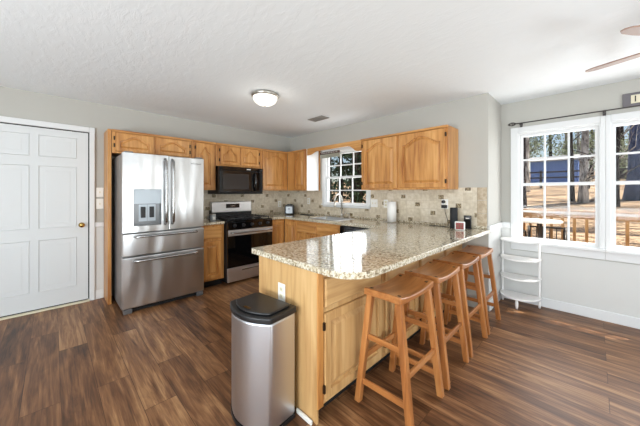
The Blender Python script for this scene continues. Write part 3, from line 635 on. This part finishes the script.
link('pattern', nb((-.025, -.01, -.0242, -.0236, .03, .06), (.005, .025, -.0242, -.0236, .05, .07), (.0, .02, -.0242, -.0236, .02, .04)), 'fan_edge', fc)
t = thing('toaster', 'small black and steel toaster in the counter corner', 'toaster', (.30, -.26, CT), radians(45))
bm = bmesh.new(); prof = [(-.085, .0), (.085, .0), (.088, .13), (.07, .17), (.03, .185), (-.03, .185), (-.07, .17), (-.088, .13)]
v0 = [bm.verts.new((x, -.07, z+.006)) for x, z in prof]; v1 = [bm.verts.new((x, .10, z+.006)) for x, z in prof]; bm.faces.new(v0); bm.faces.new(v1)
for i in range(8): bm.faces.new((v0[i], v0[(i+1) % 8], v1[(i+1) % 8], v1[i]))
link('housing', bm, 'black_plastic', t, bevel=.012); box('front_plate', (-.062, .062, -.076, -.0705, .02, .15), 'grey_panel', t, bevel=.004)
box('lever', (-.015, .015, -.10, -.077, .10, .115), 'black_plastic', t, bevel=.003); link('bread_slots', nb((-.04, -.015, -.04, .07, .1915, .193), (.015, .04, -.04, .07, .1915, .193)), 'dark_gap', t)
tag(box('trivet', (.52, .78, -.19, -.07, CT, CT+.008), 'cable_black', bevel=.003), 'flat dark mat on the counter right of the toaster', 'mat')
t = thing('candle_jar', 'small silver candle jar on the counter between refrigerator and range', 'jar', (.46, -1.80, CT))
lat('glass', [(.038, 0), (.042, .004), (.042, .085), (.0, .086)], 'ice_panel', t); lat('lid', [(.04, .0865), (.043, .09), (.043, .1), (.0, .102)], 'brushed_nickel', t); box('sticker', (.0423, .0436, -.02, .02, .02, .06), 'white_plastic', t)

# ------------------------------------------------------------------ trash can
tc_ = thing('trash_can', 'tall brushed steel trash can with black lid at the end of the peninsula', 'trash can', (2.942, -2.541, 0), radians(6))
def binpoly(g=0.):
    w, d, bow = .187+g, .10+g, .07
    p = [(w-.02, d), (-w+.02, d), (-w, d-.02), (-w, -d)]
    for k in range(1, 16):
        q = -1+2*k/16; p.append((w*q, -d-bow*(1-abs(q)**2.0)))
    p += [(w, -d), (w, d-.02)]; return p
bm = bmesh.new(); prism(bm, binpoly(), .022, .615); body = link('body', bm, 'bin_steel', tc_, bevel=.012, seg=4)
for p in body.data.polygons: p.use_smooth = True
body.data.set_sharp_from_angle(angle=radians(25))
bm = bmesh.new(); prism(bm, binpoly(.003), .0, .021); link('base', bm, 'black_plastic', tc_)
bm = bmesh.new(); prism(bm, binpoly(.007), .616, .648); rim = link('lid_rim', bm, 'black_plastic', tc_, bevel=.008, seg=3)
bm = bmesh.new(); prism(bm, [(x*.86, (y+.02)*.84-.02) for x, y in binpoly()], .6485, .662); link('lid', bm, 'black_plastic', tc_, bevel=.010, seg=3)
box('lid_logo', (-.025, .025, -.185, -.183, .628, .636), 'knob_grey', rim); box('sensor', (-.03, .03, -.13, -.11, .6622, .6645), 'black_gloss', tc_, bevel=.001)

# ------------------------------------------------------------------ bar stools
def make_stool():
    t = thing('bar_stool', '', 'bar stool', (0, 0, 0), 0, 'saddle-seat bar stools along the peninsula')
    SX, SY, ST = .128, .218, .74
    bm = bmesh.new(); NX, NY = 8, 16
    def zt(x, y): return ST-.022*(1-(abs(y)/SY)**2.2)-.004*(x/SX)**2
    g_ = lambda top: [[bm.verts.new((-SX+2*SX*i/NX, -SY+2*SY*j/NY, (zt(-SX+2*SX*i/NX, -SY+2*SY*j/NY) if top else zt(-SX+2*SX*i/NX, -SY+2*SY*j/NY)*.4+.6*ST-.045))) for j in range(NY+1)] for i in range(NX+1)]
    T_, U_ = g_(1), g_(0)
    for G_ in (T_, U_):
        for i in range(NX):
            for j in range(NY): bm.faces.new((G_[i][j], G_[i+1][j], G_[i+1][j+1], G_[i][j+1]))
    ring = lambda G_: [G_[i][0] for i in range(NX+1)]+[G_[NX][j] for j in range(1, NY+1)]+[G_[i][NY] for i in range(NX-1, -1, -1)]+[G_[0][j] for j in range(NY-1, 0, -1)]
    a, b = ring(T_), ring(U_)
    for k in range(len(a)): bm.faces.new((a[k], a[(k+1) % len(a)], b[(k+1) % len(a)], b[k]))
    seat = link('seat', bm, 'stool_y', t, bevel=.008, seg=3)
    for sx in (-1, 1):
        for sy in (-1, 1):
            bm = bmesh.new(); tx, ty, bx_, by = sx*.096, sy*.185, sx*.178, sy*.205
            v = []
            for (cx, cy, z, h) in ((bx_, by, 0, .019), (tx, ty, .70, .019)):
                v.append([bm.verts.new((cx+p*h, cy+q*h, z)) for p, q in ((-1, -1), (1, -1), (1, 1), (-1, 1))])
            bm.faces.new(v[0]); bm.faces.new(v[1])
            for k in range(4): bm.faces.new((v[0][k], v[0][(k+1) % 4], v[1][(k+1) % 4], v[1][k]))
            lg = link('leg', bm, 'stool_z', t, bevel=.003)
            zz = zt(sx*.094, sy*.183)
            box('tenon_end', (sx*.094-.009, sx*.094+.009, sy*.183-.012, sy*.183+.012, zz-.01, zz+.0012), 'hinge_bronze', seat)
    lx = lambda z: .178-(.178-.096)*z/.70; ly = lambda z: .205-.02*z/.70
    for sy in (-1, 1):
        for z in (.14, .43): box('stretcher', (-lx(z)+.019, lx(z)-.019, sy*ly(z)-.008, sy*ly(z)+.008, z-.017, z+.017), 'stool_x', t, bevel=.002)
    for sx in (-1, 1): box('stretcher', (sx*lx(.29)-.008, sx*lx(.29)+.008, -ly(.29)+.019, ly(.29)-.019, .273, .307), 'stool_y', t, bevel=.002)
    return t
def copy_tree(o, parent=None):
    c = o.copy(); COL.objects.link(c); c.parent = parent
    for ch in [q for q in o.children]: copy_tree(ch, c)
    return c
ps = make_stool()
SP = [(3.480, -1.862, 0, 'wooden saddle bar stool nearest the trash can, first in the row'), (3.480, -1.352, .01, 'second wooden saddle bar stool from the trash can'),
      (3.480, -.842, -.01, 'third wooden saddle bar stool from the trash can'), (3.480, -.345, 0, 'last wooden saddle bar stool in the row, nearest the white shelf')]
for i, (x, y, a, lab) in enumerate(SP):
    o = ps if i == 0 else copy_tree(ps)
    o.location = (x, y, 0); o.rotation_euler = (0, 0, a); o['label'] = lab

# ------------------------------------------------------------------ white tiered shelf
ws = thing('corner_shelf', 'white four-tier half-round shelf stand below the window beside the nook wall', 'shelf', (3.742, YC-.10, 0))
sw_, sdp = .198, .235
for z in (.115, .335, .555, .765):
    bm = bmesh.new(); poly = [(-sw_, .03), (sw_, .03), (sw_, -.0)] + [(sw_*cos(a), -sdp*sin(a)) for a in [pi*k/20 for k in range(1, 20)]] + [(-sw_, 0)]
    prism(bm, poly, z-.009, z+.009); link('shelf', bm, 'satin_white', ws, bevel=.004)
for (x, y, zt_) in ((-sw_+.02, .012, .755), (sw_-.02, .012, .755)):
    tub('post', [(x, y, .0), (x, y, .04), (x, y, .10), (x, y, zt_)], [.011, .015, .011, .011], 'satin_white', ws, 12)
lat('foot', [(.010, 0), (.015, .03), (.017, .06), (.012, .1055)], 'satin_white', ws, (0, -sdp+.03, 0), 14)

# ------------------------------------------------------------------ outdoors
def gz(x, y): return max(-.45, -.45+.092*(y-2.6)) + .10*sin(x*.5+1)*sin(y*.35)*min(1, max(0, (y-4)/6))
bm = bmesh.new(); nx, ny = 60, 60; gv_ = []
for i in range(nx+1):
    row = []
    for j in range(ny+1):
        x = -45+85*i/nx; y = .8+64*(j/ny)**1.5; row.append(bm.verts.new((x, y, gz(x, y))))
    gv_.append(row)
for i in range(nx):
    for j in range(ny): bm.faces.new((gv_[i][j], gv_[i+1][j], gv_[i+1][j+1], gv_[i][j+1]))
structure('ground', bm, 'litter_and_shade')
structure('trim_9', nb((-.1, 8, .0+TH+.005, 1.12, 2.56, 2.66), (-.1, 8, 1.121, 1.15, 2.50, 2.70)), 'sun_block_paint')     # unseen overhang added to cut down the sun patches on the floor
structure('deck_floor', nb(*[(-4, 8.2, .76+k*.145, .76+k*.145+.138, -.04, -.005) for k in range(10)]), 'deck_wood')
RY = 2.17
rl = thing('deck_railing', 'weathered wooden deck railing with square balusters outside the windows', 'railing', (2, RY, 0))
box('top_rail', (-6, 6, -.07, .07, 1.015, 1.053), 'deck_wood', rl); box('upper_stringer', (-6, 6, -.019, .019, .93, 1.0), 'deck_wood', rl); box('lower_stringer', (-6, 6, -.019, .019, .07, .15), 'deck_wood', rl)
p0 = None
for k in range(90):
    x = -5.9+.132*k
    if p0 is None: p0 = box('baluster', (-.017, .017, -.055, -.0195, .05, 1.0), 'deck_wood', rl); o = p0
    else: o = p0.copy(); COL.objects.link(o)
    o.location = (x, 0, 0)
for x in (-5.0, -2.6, -.2, 1.5, 4.6): box('post', (x-.045, x+.045, .0195, .11, -.4, 1.0), 'deck_wood', rl)
pt = thing('patio_table', 'white round-ended patio table on the deck outside the left tall window', 'table', (3.42, 1.60, -.004))
bm = bmesh.new(); prism(bm, arc(.38, 0, .26, -90, 90, 12)+arc(-.38, 0, .26, 90, 270, 12), .90, .93); link('table_top', bm, 'patio_white', pt, bevel=.006)
for sx in (-.42, .42):
    for sy in (-.13, .13): tub('leg', [(sx, sy, 0), (sx*.9, sy*.9, .899)], .018, 'dark_bronze', pt, 8)
for x, y, rz_ in ((3.84, 1.72, 0),):
    ch = thing('patio_chair', 'dark metal patio chair with curved arms behind the white patio table', 'chair', (x, y, -.004), rz_)
    link('seat', nb((-.22, .22, -.22, .22, .42, .45)), 'dark_bronze', ch, bevel=.01)
    for s in (-1, 1):
        tub('arm', [(s*.24, -.22, 0), (s*.24, -.24, .40), (s*.24, -.2, .68), (s*.24, -.08, .76), (s*.24, .1, .73), (s*.24, .22, .58)], .014, 'dark_bronze', ch, 8)
        tub('rear_leg', [(s*.22, .28, 0), (s*.22, .23, .43), (s*.22, .28, .80)], .014, 'dark_bronze', ch, 8)
    bm = bmesh.new()
    for k in range(6): tube(bm, [(-.2+.08*k, .232, .46), (-.2+.08*k, .28, .78)], .007, 6)
    tube(bm, [(-.22, .28, .79), (.22, .28, .79)], .014, 8); link('backrest', bm, 'dark_bronze', ch)
# shed and fence
sh = thing('garden_shed', 'blue board shed with a low grey roof beyond the back fence', 'shed', (1.4, 34.5, gz(1.4, 33)-.15))
sb = box('wall', (-1.85, 1.85, -1.5, 1.5, 0, 2.45), 'shed_blue', sh); link('battens', nb(*[(-1.8+.3*k, -1.77+.3*k, -1.53, -1.502, .02, 2.42) for k in range(13)]), 'shed_blue', sb)
bm = bmesh.new(); vs = [bm.verts.new(p) for p in ((-2.1, -1.9, 2.42), (2.1, -1.9, 2.42), (2.1, 0, 3.0), (-2.1, 0, 3.0), (-2.1, 1.9, 2.42), (2.1, 1.9, 2.42), (-2.1, -1.9, 2.52), (2.1, -1.9, 2.52), (2.1, 0, 3.1), (-2.1, 0, 3.1), (-2.1, 1.9, 2.52), (2.1, 1.9, 2.52))]
for f in ((0, 1, 2, 3), (3, 2, 5, 4), (6, 9, 8, 7), (9, 10, 11, 8), (0, 6, 7, 1), (4, 5, 11, 10), (1, 7, 8, 2), (2, 8, 11, 5), (0, 3, 9, 6), (3, 4, 10, 9)): bm.faces.new([vs[i] for i in f])
link('roof', bm, 'shed_roof', sh)
fe = thing('rail_fence', 'dark three-rail wooden fence crossing the leaf-covered yard', 'fence', (0, 25, gz(2, 25)-.2))
for z in (.55, 1.0, 1.45): box('rail', (-16, 16, -.03, .03, z, z+.11), 'fence_dark', fe)
for k in range(12): box('post', (-15.6+2.8*k, -15.45+2.8*k, .031, .16, -.3, 1.65), 'fence_dark', fe)
# trees
def branch(bm, p, d, L, r, depth, rnd):
    pts = [Vector(p)]; dd = Vector(d).normalized(); n = 5
    for k in range(n):
        dd = (dd+Vector((rnd.uniform(-.14, .14), rnd.uniform(-.14, .14), rnd.uniform(-.05, .12)))).normalized(); pts.append(pts[-1]+dd*L/n)
    tube(bm, pts, [r*(1-.75*k/n) for k in range(n+1)], 6, False)
    if depth:
        for k in range(rnd.randint(3, 4)):
            i = rnd.randint(1, n); q = Vector((rnd.uniform(-1, 1), rnd.uniform(-1, 1), rnd.uniform(.0, .9))).normalized()
            branch(bm, pts[i], dd*.45+q, L*rnd.uniform(.4, .6), r*.42*(1-.12*i), depth-1, rnd)
    return pts
def bare_tree(x, y, h, r, m_, label, seed, lean=(0, 0), group=None, start=.3, nbr=9, fol=0):
    rnd = random.Random(seed); t = thing('bare_tree', label, 'tree', (x, y, gz(x, y)-.1), 0, group)
    bm = bmesh.new(); n = 9; pts = []
    for k in range(n+1):
        q = k/n; pts.append(Vector((lean[0]*q*h+rnd.uniform(-.06, .06)*q, lean[1]*q*h+rnd.uniform(-.06, .06)*q, h*q)))
    rad = [r*(1.25 if k == 0 else 1)*(1-.7*k/n) for k in range(n+1)]; tube(bm, pts, rad, 12); link('trunk', bm, m_, t, smooth=True)
    bm = bmesh.new(); tips = []
    for k in range(nbr):
        i = rnd.randint(int(start*n), n); a = rnd.uniform(0, 2*pi); tips += branch(bm, pts[i], (cos(a), sin(a), rnd.uniform(.2, .9)), h*rnd.uniform(.18, .32), rad[i]*.38, 2, rnd)[2:]
    link('branches', bm, m_, t)
    if fol:
        bm = bmesh.new()
        for _ in range(fol):
            c = rnd.choice(tips)+Vector((rnd.gauss(0, .6), rnd.gauss(0, .6), rnd.gauss(0, .5))); leaf(bm, c, rnd.uniform(.08, .2), rnd)
        link('foliage', bm, 'olive_leaf', t)
    return t
def leaf(bm, c, s, rnd):
    a = Vector((rnd.uniform(-1, 1), rnd.uniform(-1, 1), rnd.uniform(-1, 1))).normalized(); b = a.orthogonal().normalized()
    bm.faces.new([bm.verts.new(c+a*s), bm.verts.new(c+b*s*.5), bm.verts.new(c-a*s), bm.verts.new(c-b*s*.5)])
def pine(x, y, h, r, label, seed, group=None, nleaf=1500):
    rnd = random.Random(seed); t = thing('pine_tree', label, 'tree', (x, y, gz(x, y)-.1), 0, group)
    bm = bmesh.new(); tube(bm, [(0, 0, 0), (.03, 0, h*.5), (0, 0, h)], [r, r*.7, r*.2], 10); link('trunk', bm, 'bark_dark', t, smooth=True)
    bm = bmesh.new()
    for k in range(34):
        z = h*(.08+.9*k/34); L = (1-z/h*.8)*h*.24; a = rnd.uniform(0, 2*pi)
        for s in range(int(nleaf/34)):
            q = rnd.random()**.7; leaf(bm, Vector((cos(a)*L*q+rnd.gauss(0, .16), sin(a)*L*q+rnd.gauss(0, .16), z-q*L*.2+rnd.gauss(0, .14))), rnd.uniform(.07, .2), rnd)
    link('foliage', bm, 'needles', t); return t
bare_tree(.85, 21.4, 11, .20, 'bark_pale', 'pale straight tree trunk just left of the blue shed', 1, (.0, 0), nbr=6, start=.3)
bare_tree(3.95, 16.2, 10, .19, 'bark_pale', 'thick pale forked tree right of the blue shed', 2, (.02, 0), start=.2, nbr=10)
bare_tree(3.50, 17.0, 10, .11, 'bark_dark', 'dark slim tree just left of the thick pale forked tree', 3, (-.01, 0), start=.3)
bare_tree(2.05, 12.2, 9, .12, 'bark_dark', 'slim dark trunk at the left edge of the tall window', 4, (-.01, 0), start=.45, nbr=6)
bare_tree(5.05, 14.6, 6.5, .11, 'bark_dark', 'small dark many-branched tree left of the broad blue-grey trunk', 5, (.01, 0), start=.15, nbr=14)
bare_tree(6.15, 18.0, 13, .62, 'bark_blue', 'broad blue-grey trunk filling the right window', 6, (0, 0), start=.4)
grp = 'bare woods beyond the fence'
for i, (x, y) in enumerate(((-4, 40), (-1.5, 38), (.5, 42), (3.2, 39), (6.4, 37.5), (7.5, 33), (9.5, 38), (1.8, 45), (-2.5, 46), (6.5, 44), (4.1, 47))):
    bare_tree(x, y, random.uniform(10, 14), random.uniform(.16, .28), ['bark_dark', 'bark_pale'][i % 2], 'distant tree in the woods behind the shed and fence', 20+i, (random.uniform(-.03, .03), 0), grp, .15, 10, 1500)
for i, (x, y, h) in enumerate(((-5.6, 9.2, 9), (-7.0, 11.5, 11), (-6.2, 14.5, 10), (-9.6, 12.6, 12), (-11.5, 18, 13), (-8.6, 18.5, 12), (-13.5, 15.5, 13), (-14.5, 20.5, 14))):
    pine(x, y, h, .2, 'dark pine tree in the yard outside the sink window', 60+i, 'dark pines beyond the sink window')
